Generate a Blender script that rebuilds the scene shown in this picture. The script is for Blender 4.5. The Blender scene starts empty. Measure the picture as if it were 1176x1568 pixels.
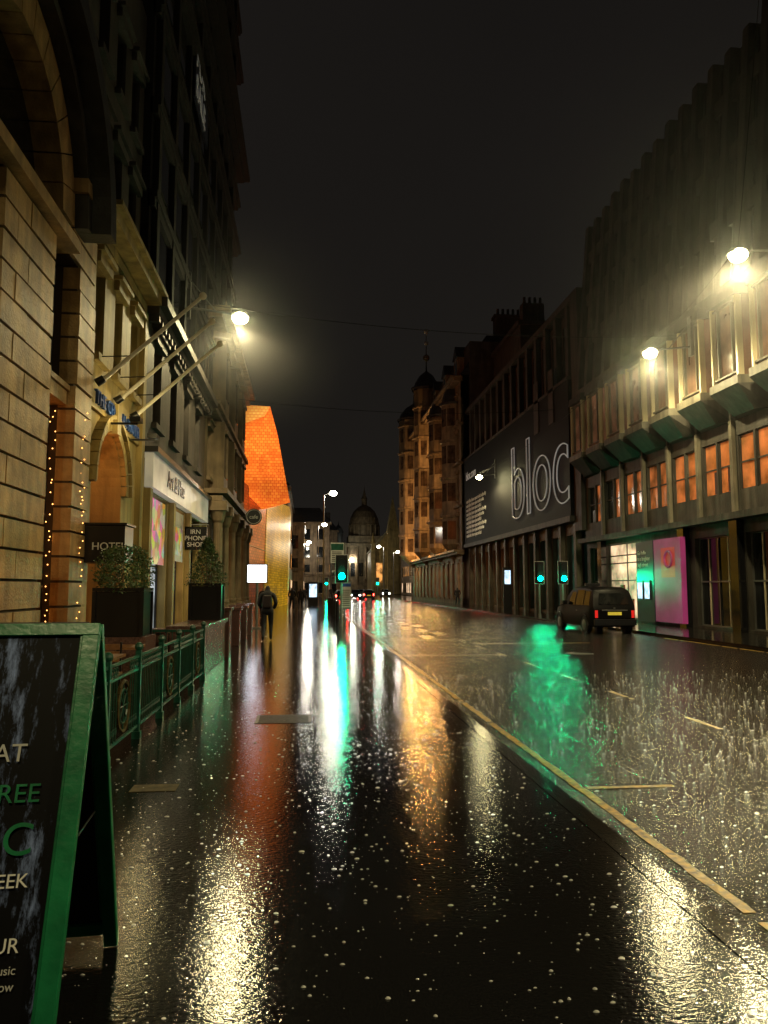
import bpy, bmesh, math, random
from mathutils import Vector, Matrix, Euler
random.seed(7)
R = random.random
def U(a,b): return a+(b-a)*R()
scene = bpy.context.scene
coll = scene.collection
scene.view_settings.view_transform='Standard'
scene.view_settings.look='None'
scene.view_settings.exposure=0

# ------------------------------------------------------------------ materials
def mat(name, col, rough=0.6, metal=0.0, var=0.25, vscale=1.5, streak=0.0, bump=0.0, bscale=20.0,
        emit=None, estr=0.0, evar=0.0, escale=1.0, ior=1.45, bdist=0.02, coat=0.0):
    m = bpy.data.materials.new(name); m.use_nodes=True
    nt=m.node_tree; N=nt.nodes; L=nt.links
    p=N['Principled BSDF']
    p.inputs['Roughness'].default_value=rough
    p.inputs['Metallic'].default_value=metal
    p.inputs['IOR'].default_value=ior
    if coat: p.inputs['Coat Weight'].default_value=coat; p.inputs['Coat Roughness'].default_value=0.05
    tc=N.new('ShaderNodeTexCoord')
    nz=N.new('ShaderNodeTexNoise'); nz.inputs['Scale'].default_value=vscale; nz.inputs['Detail'].default_value=6
    L.new(tc.outputs['Object'],nz.inputs['Vector'])
    mr=N.new('ShaderNodeMapRange'); mr.inputs['From Min'].default_value=.3; mr.inputs['From Max'].default_value=.7
    mr.inputs['To Min'].default_value=1-var; mr.inputs['To Max'].default_value=1+var
    L.new(nz.outputs['Fac'],mr.inputs['Value'])
    fac=mr.outputs['Result']
    if streak:
        mp=N.new('ShaderNodeMapping'); mp.inputs['Scale'].default_value=(3,3,.25)
        L.new(tc.outputs['Object'],mp.inputs['Vector'])
        n2=N.new('ShaderNodeTexNoise'); n2.inputs['Scale'].default_value=1.3; n2.inputs['Detail'].default_value=5
        L.new(mp.outputs['Vector'],n2.inputs['Vector'])
        m2=N.new('ShaderNodeMapRange'); m2.inputs['From Min'].default_value=.35; m2.inputs['From Max'].default_value=.65
        m2.inputs['To Min'].default_value=1-streak; m2.inputs['To Max'].default_value=1.1
        L.new(n2.outputs['Fac'],m2.inputs['Value'])
        mu=N.new('ShaderNodeMath'); mu.operation='MULTIPLY'
        L.new(fac,mu.inputs[0]); L.new(m2.outputs['Result'],mu.inputs[1]); fac=mu.outputs[0]
    vm=N.new('ShaderNodeVectorMath'); vm.operation='SCALE'
    vm.inputs[0].default_value=col[:3]; L.new(fac,vm.inputs['Scale'])
    L.new(vm.outputs['Vector'],p.inputs['Base Color'])
    if bump:
        nb=N.new('ShaderNodeTexNoise'); nb.inputs['Scale'].default_value=bscale; nb.inputs['Detail'].default_value=5
        L.new(tc.outputs['Object'],nb.inputs['Vector'])
        bp=N.new('ShaderNodeBump'); bp.inputs['Strength'].default_value=bump; bp.inputs['Distance'].default_value=bdist
        L.new(nb.outputs['Fac'],bp.inputs['Height']); L.new(bp.outputs['Normal'],p.inputs['Normal'])
    if emit:
        p.inputs['Emission Color'].default_value=(*emit,1)
        p.inputs['Emission Strength'].default_value=estr
        if evar:
            ne=N.new('ShaderNodeTexNoise'); ne.inputs['Scale'].default_value=escale; ne.inputs['Detail'].default_value=4
            L.new(tc.outputs['Object'],ne.inputs['Vector'])
            me=N.new('ShaderNodeMapRange'); me.inputs['From Min'].default_value=.35; me.inputs['From Max'].default_value=.65
            me.inputs['To Min'].default_value=estr*(1-evar); me.inputs['To Max'].default_value=estr*(1+evar)
            L.new(ne.outputs['Fac'],me.inputs['Value']); L.new(me.outputs['Result'],p.inputs['Emission Strength'])
    return m

def wet_ground(name, base, rlo, rhi, fine, fscale, fdist, slope_st, bigscale, bigdist, slabs=False, ring=.1):
    m=bpy.data.materials.new(name); m.use_nodes=True
    nt=m.node_tree; N=nt.nodes; L=nt.links; p=N['Principled BSDF']
    geo=N.new('ShaderNodeNewGeometry')
    mp=N.new('ShaderNodeMapping'); mp.inputs['Scale'].default_value=(1,1.8,1); L.new(geo.outputs['Position'],mp.inputs['Vector'])
    def noise(s,d=4,src=None):
        n=N.new('ShaderNodeTexNoise'); n.inputs['Scale'].default_value=s; n.inputs['Detail'].default_value=d
        L.new(src or geo.outputs['Position'],n.inputs['Vector']); return n.outputs['Fac']
    def mr(v,a,b,c,d):
        r=N.new('ShaderNodeMapRange'); r.inputs['From Min'].default_value=a; r.inputs['From Max'].default_value=b
        r.inputs['To Min'].default_value=c; r.inputs['To Max'].default_value=d; L.new(v,r.inputs['Value']); return r.outputs['Result']
    pud=noise(.7,7); grain=noise(fscale,3); mid=noise(bigscale,3,mp.outputs['Vector'])
    c=mr(grain,.35,.65,.5,1.6)
    vm=N.new('ShaderNodeVectorMath'); vm.operation='SCALE'; vm.inputs[0].default_value=base; L.new(c,vm.inputs['Scale'])
    L.new(vm.outputs['Vector'],p.inputs['Base Color'])
    L.new(mr(pud,.3,.7,rlo,rhi),p.inputs['Roughness'])
    p.inputs['IOR'].default_value=1.34
    b1=N.new('ShaderNodeBump'); b1.inputs['Distance'].default_value=bigdist
    b1.inputs['Strength'].default_value=slope_st; L.new(mid,b1.inputs['Height'])
    b2=N.new('ShaderNodeBump'); b2.inputs['Distance'].default_value=fdist
    st=mr(pud,.3,.7,fine*.75,fine*1.15); L.new(st,b2.inputs['Strength']); L.new(grain,b2.inputs['Height'])
    L.new(b1.outputs['Normal'],b2.inputs['Normal'])
    vo=N.new('ShaderNodeTexVoronoi'); vo.inputs['Scale'].default_value=9; L.new(geo.outputs['Position'],vo.inputs['Vector'])
    w=N.new('ShaderNodeMath'); w.operation='MULTIPLY'; L.new(vo.outputs['Distance'],w.inputs[0]); w.inputs[1].default_value=40
    sn=N.new('ShaderNodeMath'); sn.operation='SINE'; L.new(w.outputs[0],sn.inputs[0])
    fa=mr(vo.outputs['Distance'],.03,.25,1,0)
    mm=N.new('ShaderNodeMath'); mm.operation='MULTIPLY'; L.new(sn.outputs[0],mm.inputs[0]); L.new(fa,mm.inputs[1])
    b3=N.new('ShaderNodeBump'); b3.inputs['Distance'].default_value=.003; b3.inputs['Strength'].default_value=ring
    L.new(mm.outputs[0],b3.inputs['Height']); L.new(b2.outputs['Normal'],b3.inputs['Normal']); last=b3
    if slabs:
        br=N.new('ShaderNodeTexBrick'); br.inputs['Scale'].default_value=1.0
        br.inputs['Brick Width'].default_value=.9; br.inputs['Row Height'].default_value=.6; br.inputs['Mortar Size'].default_value=.012
        br.inputs['Color1'].default_value=(1,1,1,1); br.inputs['Color2'].default_value=(.8,.8,.8,1); br.inputs['Mortar'].default_value=(0,0,0,1)
        L.new(geo.outputs['Position'],br.inputs['Vector'])
        b4=N.new('ShaderNodeBump'); b4.inputs['Distance'].default_value=.006; b4.inputs['Strength'].default_value=.4
        L.new(br.outputs['Color'],b4.inputs['Height']); L.new(last.outputs['Normal'],b4.inputs['Normal']); last=b4
    L.new(last.outputs['Normal'],p.inputs['Normal'])
    return m

M={}
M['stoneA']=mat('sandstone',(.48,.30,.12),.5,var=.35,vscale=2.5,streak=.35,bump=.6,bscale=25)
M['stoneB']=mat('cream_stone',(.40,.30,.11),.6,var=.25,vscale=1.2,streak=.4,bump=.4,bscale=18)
M['stoneD']=mat('dark_stone',(.055,.047,.04),.6,var=.4,vscale=1.2,streak=.4,bump=.5,bscale=12)  # dark base colour for building bodies and upper walls
M['stoneBlk']=mat('black_netting',(.012,.011,.011),.85,var=.5,vscale=.8,streak=.4,bump=.7,bscale=9)
M['stoneV']=mat('victorian_stone',(.20,.14,.08),.6,var=.35,vscale=1.2,streak=.4,bump=.6,bscale=10)
M['joint']=mat('dark_joint',(.07,.045,.025),.8)  # darker backing seen between the stone blocks
M['concrete']=mat('concrete',(.15,.135,.10),.5,var=.35,vscale=1.0,streak=.55,bump=.4,bscale=14)
M['concreteD']=mat('dark_concrete',(.055,.05,.042),.55,var=.4,vscale=.9,streak=.55,bump=.4,bscale=12)
M['concreteU']=mat('dark_rib_concrete',(.075,.068,.055),.6,var=.45,vscale=.9,streak=.6,bump=.4,bscale=12)  # darker concrete for alternate upper ribs
M['metalpale']=mat('pale_metal',(.55,.48,.32),.35,.2,var=.1)
M['pole']=mat('pole_paint',(.85,.8,.65),.5,var=.1)
M['black']=mat('black_paint',(.012,.012,.013),.3,var=.3)
M['cable']=mat('black_cable',(.01,.01,.01),.6)
M['leadroof']=mat('lead_cornice',(.035,.032,.03),.35,var=.4,vscale=4,bump=.3)
M['blackgloss']=mat('black_gloss',(.008,.008,.009),.08,var=.1,coat=.6)
M['hoard']=mat('hoarding',(.006,.006,.007),.6,var=.3,vscale=.5,ior=1.25)
M['glass']=mat('dark_glass',(.010,.011,.012),.06,var=.3)
M['glasstaxi']=mat('tinted_glass',(.006,.006,.007),.08,var=.1,ior=1.25)
M['glassbrown']=mat('curtained_glass',(.07,.045,.03),.12,var=.6,vscale=1.8,streak=.4)
M['baywin']=mat('curtained_bay_window',(.12,.07,.045),.12,var=.6,vscale=1.5,streak=.4,emit=(1,.40,.18),estr=.05,evar=.9,escale=.5)
M['amberdim']=mat('warm_display_window',(.15,.08,.03),.15,emit=(1,.30,.05),estr=.38,evar=.85,escale=1.6)
M['orangeporch']=mat('glowing_porch_wall',(.4,.15,.06),.5,bump=.5,bscale=6,emit=(1,.20,.04),estr=.14,evar=.5,escale=.8)  # porch lighting put into the wall as an orange glow
M['orangewin']=mat('orange_window',(.2,.08,.03),.12,emit=(1,.25,.06),estr=.22,evar=.95,escale=1.3)
M['amberwin']=mat('amber_window',(.2,.12,.04),.15,emit=(1,.42,.10),estr=.6,evar=.9,escale=1.1)
M['warmshop']=mat('warm_interior',(.4,.3,.2),.5,emit=(1,.66,.40),estr=.8,evar=.8,escale=1.0)
M['whiteshop']=mat('white_interior',(.3,.3,.3),.2,emit=(.8,.92,1),estr=.30,evar=.9,escale=1.5)
M['greenglow']=mat('green_signal_glow',(.08,.12,.10),.2,emit=(.25,.8,.5),estr=.035,evar=.8,escale=1.2)  # signal light around the columns put into the glass as green glow
M['dimorange']=mat('dim_orange_shop',(.1,.06,.03),.2,emit=(1,.3,.1),estr=.16,evar=.9,escale=.9)
M['white']=mat('white_paint',(.8,.79,.75),.4,var=.1)
M['whitedim']=mat('grey_white',(.5,.5,.48),.45,var=.15)
M['graytext']=mat('glowing_sign_lettering',(.8,.8,.78),.4,var=.1,emit=(1,.98,.9),estr=.11,evar=.5,escale=.3)  # slight glow added to brighten the hoarding letters
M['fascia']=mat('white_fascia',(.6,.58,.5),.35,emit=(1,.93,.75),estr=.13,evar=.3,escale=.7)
M['red']=mat('red_paint',(.5,.03,.02),.4)
M['blue']=mat('blue_paint',(.03,.09,.35),.35)
M['green']=mat('green_frame',(.010,.17,.065),.28,var=.3,vscale=9,bump=.3,bscale=30,bdist=.005)
M['greenrail']=mat('green_iron',(.012,.075,.05),.3,var=.3,vscale=6)
M['iron']=mat('grey_steel',(.22,.22,.21),.35,.7,var=.15)
M['granite']=mat('red_granite',(.13,.07,.06),.25,var=.4,vscale=30,bump=.1,bscale=40)
M['wood']=mat('wood',(.25,.12,.05),.4,var=.4,vscale=7,streak=.3)
M['leaf']=mat('leaf',(.045,.09,.028),.45,var=.5,vscale=5)
M['leaf2']=mat('leaf_light',(.10,.15,.05),.4,var=.4,vscale=5)
M['copper']=mat('slate_roof',(.03,.03,.033),.4,var=.3,vscale=2)
M['pink']=mat('pink_sign',(.22,.025,.11),.4,emit=(1,.12,.45),estr=.10,evar=.4,escale=.8)
M['pinkred']=mat('pink_sign_art',(.4,.03,.03),.4,emit=(1,.05,.08),estr=.15)
M['navy']=mat('navy_sign',(.03,.035,.06),.3)
M['screen']=mat('screen',(.3,.4,.5),.2,emit=(.6,.8,1),estr=1.3,evar=.5,escale=3)
M['lampE']=mat('lamp_lens',(1,1,1),.3,emit=(1,.90,.45),estr=140)
M['lampFar']=mat('lamp_lens_far',(1,1,1),.3,emit=(1,.93,.75),estr=60)
M['gE']=mat('green_signal_lens',(0,.6,.3),.3,emit=(.0,1,.40),estr=320)
M['rE']=mat('red_lens',(.6,0,0),.3,emit=(1,.03,.02),estr=50)
M['wE']=mat('headlamp_lens',(1,1,1),.3,emit=(1,.93,.8),estr=50)
M['fairy']=mat('fairy_bulb',(1,.6,.2),.3,emit=(1,.42,.10),estr=7)
M['box']=mat('lightbox_face',(.8,.8,.85),.3,emit=(.85,.9,1),estr=5)
M['purple']=mat('purple_print',(.3,.05,.5),.3,emit=(.35,.08,.8),estr=1.0)
M['yellow']=mat('yellow_line_paint',(.40,.25,.02),.3,var=.8,vscale=18,bump=.6,bscale=60,bdist=.006)
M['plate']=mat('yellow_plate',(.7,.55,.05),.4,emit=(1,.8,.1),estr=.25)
M['rubber']=mat('tyre_rubber',(.015,.015,.015),.6)
M['taxi']=mat('taxi_black_paint',(.004,.004,.005),.42,var=.1,ior=1.2)
M['taillamp']=mat('tail_lamp',(.4,.01,.01),.2,emit=(1,.03,.02),estr=.5)
M['drain']=mat('cast_iron_cover',(.06,.06,.06),.4,.3,var=.4,vscale=20)
M['patch']=mat('tactile_stone',(.07,.055,.02),.6,var=.5,vscale=12,ior=1.2)
M['splash']=mat('water_droplet',(.75,.75,.73),.12,var=.2)
def multi(name,scale,bright):
    m=bpy.data.materials.new(name); m.use_nodes=True; N=m.node_tree.nodes; L=m.node_tree.links; p=N['Principled BSDF']
    tc=N.new('ShaderNodeTexCoord'); v=N.new('ShaderNodeTexVoronoi'); v.inputs['Scale'].default_value=scale
    L.new(tc.outputs['Object'],v.inputs['Vector'])
    hs=N.new('ShaderNodeHueSaturation'); hs.inputs['Saturation'].default_value=1.5; hs.inputs['Value'].default_value=.7
    L.new(v.outputs['Color'],hs.inputs['Color'])
    mx=N.new('ShaderNodeMixRGB'); mx.inputs[0].default_value=.3; mx.inputs[2].default_value=(.8,.25,.05,1)
    L.new(hs.outputs['Color'],mx.inputs[1])
    L.new(mx.outputs[0],p.inputs['Base Color']); L.new(mx.outputs[0],p.inputs['Emission Color'])
    p.inputs['Emission Strength'].default_value=bright; p.inputs['Roughness'].default_value=.4
    return m
M['poster']=multi('printed_poster',3.2,.35)
def board_sheen():
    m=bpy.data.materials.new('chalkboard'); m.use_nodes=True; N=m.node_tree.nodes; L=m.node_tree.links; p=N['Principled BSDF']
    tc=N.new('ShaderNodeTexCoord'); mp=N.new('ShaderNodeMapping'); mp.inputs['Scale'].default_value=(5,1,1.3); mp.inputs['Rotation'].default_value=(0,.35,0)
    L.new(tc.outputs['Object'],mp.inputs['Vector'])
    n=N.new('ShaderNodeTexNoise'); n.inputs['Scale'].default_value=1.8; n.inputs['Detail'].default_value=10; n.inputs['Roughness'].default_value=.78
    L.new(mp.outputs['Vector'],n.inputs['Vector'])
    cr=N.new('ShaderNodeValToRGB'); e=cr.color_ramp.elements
    e[0].position=.53; e[0].color=(.003,.003,.004,1); e[1].position=.68; e[1].color=(.28,.38,.75,1)  # blue streaks paint a reflection into the board colour
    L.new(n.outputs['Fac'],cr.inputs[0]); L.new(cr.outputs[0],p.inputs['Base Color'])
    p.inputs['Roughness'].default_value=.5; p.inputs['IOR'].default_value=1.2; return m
M['board_sheen']=board_sheen()
def tiles(name,c1,c2,es):
    m=bpy.data.materials.new(name); m.use_nodes=True; N=m.node_tree.nodes; L=m.node_tree.links; p=N['Principled BSDF']
    tc=N.new('ShaderNodeTexCoord'); mp=N.new('ShaderNodeMapping'); mp.inputs['Rotation'].default_value=(math.pi/2,.25,0)
    L.new(tc.outputs['Object'],mp.inputs['Vector'])
    br=N.new('ShaderNodeTexBrick'); br.inputs['Scale'].default_value=1; br.inputs['Brick Width'].default_value=.26; br.inputs['Row Height'].default_value=.2
    br.inputs['Mortar Size'].default_value=.014
    br.inputs['Color1'].default_value=(*c1,1); br.inputs['Color2'].default_value=(*c2,1)
    br.inputs['Mortar'].default_value=(c2[0]*.4,c2[1]*.4,c2[2]*.4,1)
    L.new(mp.outputs['Vector'],br.inputs['Vector'])
    L.new(br.outputs['Color'],p.inputs['Base Color']); L.new(br.outputs['Color'],p.inputs['Emission Color'])  # tile colour also glows, standing in for floodlighting of the facade
    n=N.new('ShaderNodeTexNoise'); n.inputs['Scale'].default_value=.3; L.new(tc.outputs['Object'],n.inputs['Vector'])
    r=N.new('ShaderNodeMapRange'); r.inputs['From Min'].default_value=.3; r.inputs['From Max'].default_value=.7
    r.inputs['To Min'].default_value=es*.45; r.inputs['To Max'].default_value=es*1.5
    L.new(n.outputs['Fac'],r.inputs['Value']); L.new(r.outputs['Result'],p.inputs['Emission Strength'])
    p.inputs['Roughness'].default_value=.35; p.inputs['Metallic'].default_value=.3
    return m
M['tileR']=tiles('orange_glow_tiles',(.95,.20,.02),(.75,.12,.012),1.4)
M['tileO']=tiles('amber_glow_tiles',(1,.42,.07),(.9,.30,.04),1.2)
M['tileY']=tiles('yellow_glow_tiles',(.50,.30,.015),(.34,.19,.01),.5)
M['tileDim']=tiles('dim_orange_glow_tiles',(.5,.12,.03),(.3,.06,.015),.22)

#                 name base rlo rhi fine fscale fdist  slope bigscale bigdist
M['pave']=wet_ground('wet_tarmac_pavement',(.008,.0078,.0078),.03,.08,.28,120,.0016,.42,26,.0042,ring=.14)
M['slab']=wet_ground('wet_stone_paving',(.014,.013,.012),.04,.10,.3,80,.002,.42,20,.0042,True,ring=.14)
M['road']=wet_ground('wet_asphalt',(.026,.025,.024),.06,.10,1.0,40,.010,.4,20,.006,ring=.03)
M['kerb']=wet_ground('wet_kerb_stone',(.012,.0115,.011),.05,.10,.3,80,.002,.42,24,.0042,ring=.1)

# ------------------------------------------------------------------ builder
class B:
    def __init__(s,name): s.name=name; s.v=[]; s.f=[]; s.m=[]; s.mats=[]
    def mi(s,k):
        if k not in s.mats: s.mats.append(k)
        return s.mats.index(k)
    def add(s,vs,fs,k):
        o=len(s.v); s.v+= [tuple(v) for v in vs]; i=s.mi(k)
        for f in fs: s.f.append([o+a for a in f]); s.m.append(i)
    def box(s,x0,x1,y0,y1,z0,z1,k):
        x0,x1=min(x0,x1),max(x0,x1); y0,y1=min(y0,y1),max(y0,y1); z0,z1=min(z0,z1),max(z0,z1)
        v=[(x,y,z) for z in (z0,z1) for y in (y0,y1) for x in (x0,x1)]
        s.add(v,[(0,2,3,1),(4,5,7,6),(0,1,5,4),(2,6,7,3),(0,4,6,2),(1,3,7,5)],k)
    def quad(s,a,b,c,d,k): s.add([a,b,c,d],[(0,1,2,3)],k)
    def poly(s,pts,k): s.add(pts,[tuple(range(len(pts)))],k)
    def loft(s,A,C,k,cap=True):
        n=len(A); fs=[(i,(i+1)%n,n+(i+1)%n,n+i) for i in range(n)]
        if cap: fs+= [tuple(range(n))[::-1], tuple(range(n,2*n))]
        s.add(list(A)+list(C),fs,k)
    def tube(s,p0,p1,r0,r1,k,n=10):
        p0=Vector(p0);p1=Vector(p1); d=(p1-p0).normalized()
        a=d.orthogonal().normalized(); c=d.cross(a)
        A=[p0+(a*math.cos(t)+c*math.sin(t))*r0 for t in [2*math.pi*i/n for i in range(n)]]
        C=[p1+(a*math.cos(t)+c*math.sin(t))*r1 for t in [2*math.pi*i/n for i in range(n)]]
        s.loft(A,C,k)
    def lathe(s,cx,cy,prof,k,n=20):
        for (r0,z0),(r1,z1) in zip(prof,prof[1:]):
            A=[(cx+r0*math.cos(2*math.pi*i/n),cy+r0*math.sin(2*math.pi*i/n),z0) for i in range(n)]
            C=[(cx+r1*math.cos(2*math.pi*i/n),cy+r1*math.sin(2*math.pi*i/n),z1) for i in range(n)]
            s.loft(A,C,k,False)
    def ball(s,c,r,k,n=8,sz=1.0):
        pr=[(r*math.sin(math.pi*j/n),c[2]-r*sz*math.cos(math.pi*j/n)) for j in range(n+1)]
        s.lathe(c[0],c[1],pr,k,n+4)
    def ring(s,c,R0,r,k,axis='x',n=20):
        pts=[]
        for i in range(n+1):
            t=2*math.pi*i/n; a,b_=R0*math.cos(t),R0*math.sin(t)
            pts.append((c[0],c[1]+a,c[2]+b_) if axis=='x' else ((c[0]+a,c[1],c[2]+b_) if axis=='y' else (c[0]+a,c[1]+b_,c[2])))
        for p,q in zip(pts,pts[1:]): s.tube(p,q,r,r,k,5)
    def done(s,parent=None,smooth=False,bevel=0,merge=False):
        me=bpy.data.meshes.new(s.name); me.from_pydata(s.v,[],s.f)
        for k in s.mats: me.materials.append(M[k])
        me.polygons.foreach_set('material_index',s.m); me.update()
        bm=bmesh.new(); bm.from_mesh(me)
        if merge or smooth: bmesh.ops.remove_doubles(bm,verts=bm.verts,dist=.0005)
        bmesh.ops.recalc_face_normals(bm,faces=bm.faces)
        if smooth:
            for f in bm.faces: f.smooth=True
            for e in bm.edges:
                if len(e.link_faces)==2 and e.calc_face_angle(0)>math.radians(38): e.smooth=False
        bm.to_mesh(me); bm.free()
        o=bpy.data.objects.new(s.name,me); coll.objects.link(o)
        if parent: o.parent=parent
        if bevel:
            md=o.modifiers.new('bevel','BEVEL'); md.width=bevel; md.segments=2; md.limit_method='ANGLE'
        return o
def empty(name,loc=(0,0,0)):
    e=bpy.data.objects.new(name,None); e.location=loc; coll.objects.link(e); return e
def text(name,s,loc,rot,size,k,parent=None,align='LEFT',ext=.01,offset=0,space=1,outline=0):
    c=bpy.data.curves.new(name,'FONT'); c.body=s; c.size=size; c.extrude=ext; c.align_x=align; c.offset=offset; c.space_character=space
    if outline: c.fill_mode='NONE'; c.bevel_depth=outline; c.bevel_resolution=1; c.extrude=0
    c.materials.append(M[k]); o=bpy.data.objects.new(name,c); o.location=loc; o.rotation_euler=rot
    coll.objects.link(o)
    if parent: o.parent=parent
    return o
ROT_L=(math.pi/2,0,math.pi/2); ROT_R=(math.pi/2,0,-math.pi/2); ROT_C=(math.pi/2,0,0)

def light(name,loc,power,col=(1,.82,.42),rad=.18,parent=None,spot=None):
    l=bpy.data.lights.new(name,'SPOT' if spot else 'POINT'); l.energy=power; l.color=col; l.shadow_soft_size=rad
    if spot: l.spot_size=math.radians(spot); l.spot_blend=.55
    o=bpy.data.objects.new(name,l); o.location=loc; coll.objects.link(o)
    if parent: o.parent=parent
    return o

def facade(b,xf,s,y0,y1,z0,z1,ops,wall,depth=.25,frame='black',sill=None,mull=True):
    ys=sorted({y0,y1,*[o[0] for o in ops],*[o[1] for o in ops]}); zs=sorted({z0,z1,*[o[2] for o in ops],*[o[3] for o in ops]})
    for a,c in zip(ys,ys[1:]):
        for d,e in zip(zs,zs[1:]):
            my,mz=(a+c)/2,(d+e)/2
            if any(o[0]<my<o[1] and o[2]<mz<o[3] for o in ops): continue
            b.quad((xf,a,d),(xf,c,d),(xf,c,e),(xf,a,e),wall)
    xi=xf-s*depth
    for o in ops:
        a,c,d,e,g=o[:5]
        b.quad((xf,a,d),(xi,a,d),(xi,a,e),(xf,a,e),wall); b.quad((xf,c,d),(xi,c,d),(xi,c,e),(xf,c,e),wall)
        b.quad((xf,a,d),(xf,c,d),(xi,c,d),(xi,a,d),wall); b.quad((xf,a,e),(xf,c,e),(xi,c,e),(xi,a,e),wall)
        b.quad((xi,a,d),(xi,c,d),(xi,c,e),(xi,a,e),g)
        if mull:
            t=.05; xo=xi+s*.06
            b.box(xi+s*.004,xo,a+.003,a+t,d+.003,e-.003,frame); b.box(xi+s*.004,xo,c-t,c-.003,d+.003,e-.003,frame)
            b.box(xi+s*.004,xo-s*.004,a+t,c-t,e-t,e-.004,frame); b.box(xi+s*.004,xo-s*.004,a+t,c-t,d+.004,d+t,frame)
            b.box(xi+s*.004,xo-s*.006,a+t,c-t,(d+e)/2-.03,(d+e)/2+.03,frame)
            if c-a>1.3: b.box(xi+s*.004,xo-s*.008,(a+c)/2-.03,(a+c)/2+.03,d+t,e-t,frame)
        if sill:
            b.box(xf-s*.02,xf+s*.14,a-.12,c+.12,d-.16,d-.004,sill)
            b.box(xf-s*.02,xf+s*.12,a-.15,c+.15,e+.004,e+.22,sill)
            b.box(xf-s*.02,xf+s*.2,a-.22,c+.22,e+.222,e+.32,sill)

# ------------------------------------------------------------------ ground
g=B('ground'); g.quad((-400,-60,-.13),(400,-60,-.13),(400,500,-.13),(-400,500,-.13),'road'); g.done()
g=B('road'); g.quad((2.1,-20,-.10),(12.7,-20,-.10),(12.7,112,-.10),(2.1,112,-.10),'road')
g.poly([(2.1,112,-.10),(12.7,112,-.10),(60,240,-.10),(20,240,-.10)],'road'); g.done()
g=B('pavement')
g.quad((-4.6,-20,0),(1.95,-20,0),(1.95,11.5,0),(-4.6,11.5,0),'pave')
g.quad((-4.6,11.5,0),(1.95,11.5,0),(1.95,112,0),(-4.6,112,0),'slab')
g.poly([(-4.6,112,0),(1.95,112,0),(19.8,240,0),(-4.6,240,0)],'slab')
g.done()
g=B('pavement'); g.quad((12.85,-20,0),(17,-20,0),(17,112,0),(12.85,112,0),'slab'); g.quad((17,112,0),(12.85,112,0),(60,240,0),(80,240,0),'slab'); g.done()
def kerb(x0,x1):
    g=B('kerb'); y=-20
    while y<112:
        g.box(x0,x1,y,y+.895,-.12,.004,'kerb'); y+=.9
    g.done()
kerb(1.953,2.1); kerb(12.7,12.847)
g=B('road_markings')
def strip(x0,x1,y0,y1,k='yellow',z=-.095):
    n=max(1,int((y1-y0)/.12)); j0=0;j1=0
    for i in range(n):
        a=y0+(y1-y0)*i/n; c=y0+(y1-y0)*(i+1)/n; k0,k1=U(-.009,.009),U(-.009,.009)
        if R()>.02: g.quad((x0+j0,a,z),(x1+j1,a,z),(x1+k1,c,z),(x0+k0,c,z),k)
        j0,j1=k0,k1
strip(2.36,2.44,-5,110)
strip(2.46,3.25,6.7,6.77)
y=6.7
while y<26:
    strip(5.1,5.17,y,y+.9); y+=2.6
for yy in (20,26): strip(2.46,5.1,yy,yy+.08)
for yy in range(27,60,2): strip(4.1+.4*(yy%3),4.5+.4*(yy%3),yy,yy+1.1)
strip(5.2,9,24,24.1)
strip(12.4,12.48,-5,26)
g.done()
g=B('drain_cover'); g.box(-.62,.08,9.7,10.3,.0,.005,'drain')
for i in range(9): g.box(-.58,.04,9.74+i*.062,9.765+i*.062,.0052,.010,'drain')
g.done()
g=B('paving_slab'); g.box(-1.42,-1.05,6.6,6.82,0,.005,'patch'); g.done()
g=B('drain_cover'); g.ring((7.2,20,-.093),.35,.02,'drain','z'); g.lathe(7.2,20,[(.33,-.092),(0,-.09)],'drain',24); g.done()

g=B('rain_splashes')
for i in range(7500):
    y=1.9+ (R()**1.5)*14; x=U(-1.8,6.5) if y<9 else U(-1.8,10)
    z=.001 if x<1.95 else -.099
    if 1.93<x<2.12: continue
    r=(.0013+.0062*R()**3.2)*(1+.02*y); w=U(1,2.6); ph=U(0,1)
    A=[(x+r*w*math.cos(t+ph*.3),y+r*math.sin(t),z) for t in [i2*math.pi/3 for i2 in range(6)]]
    C=[(x+.5*r*w*math.cos(t),y+.5*r*math.sin(t),z+r*.8) for t in [i2*math.pi/3 for i2 in range(6)]]
    g.loft(A,C,'splash')
g.done(smooth=False)

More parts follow.
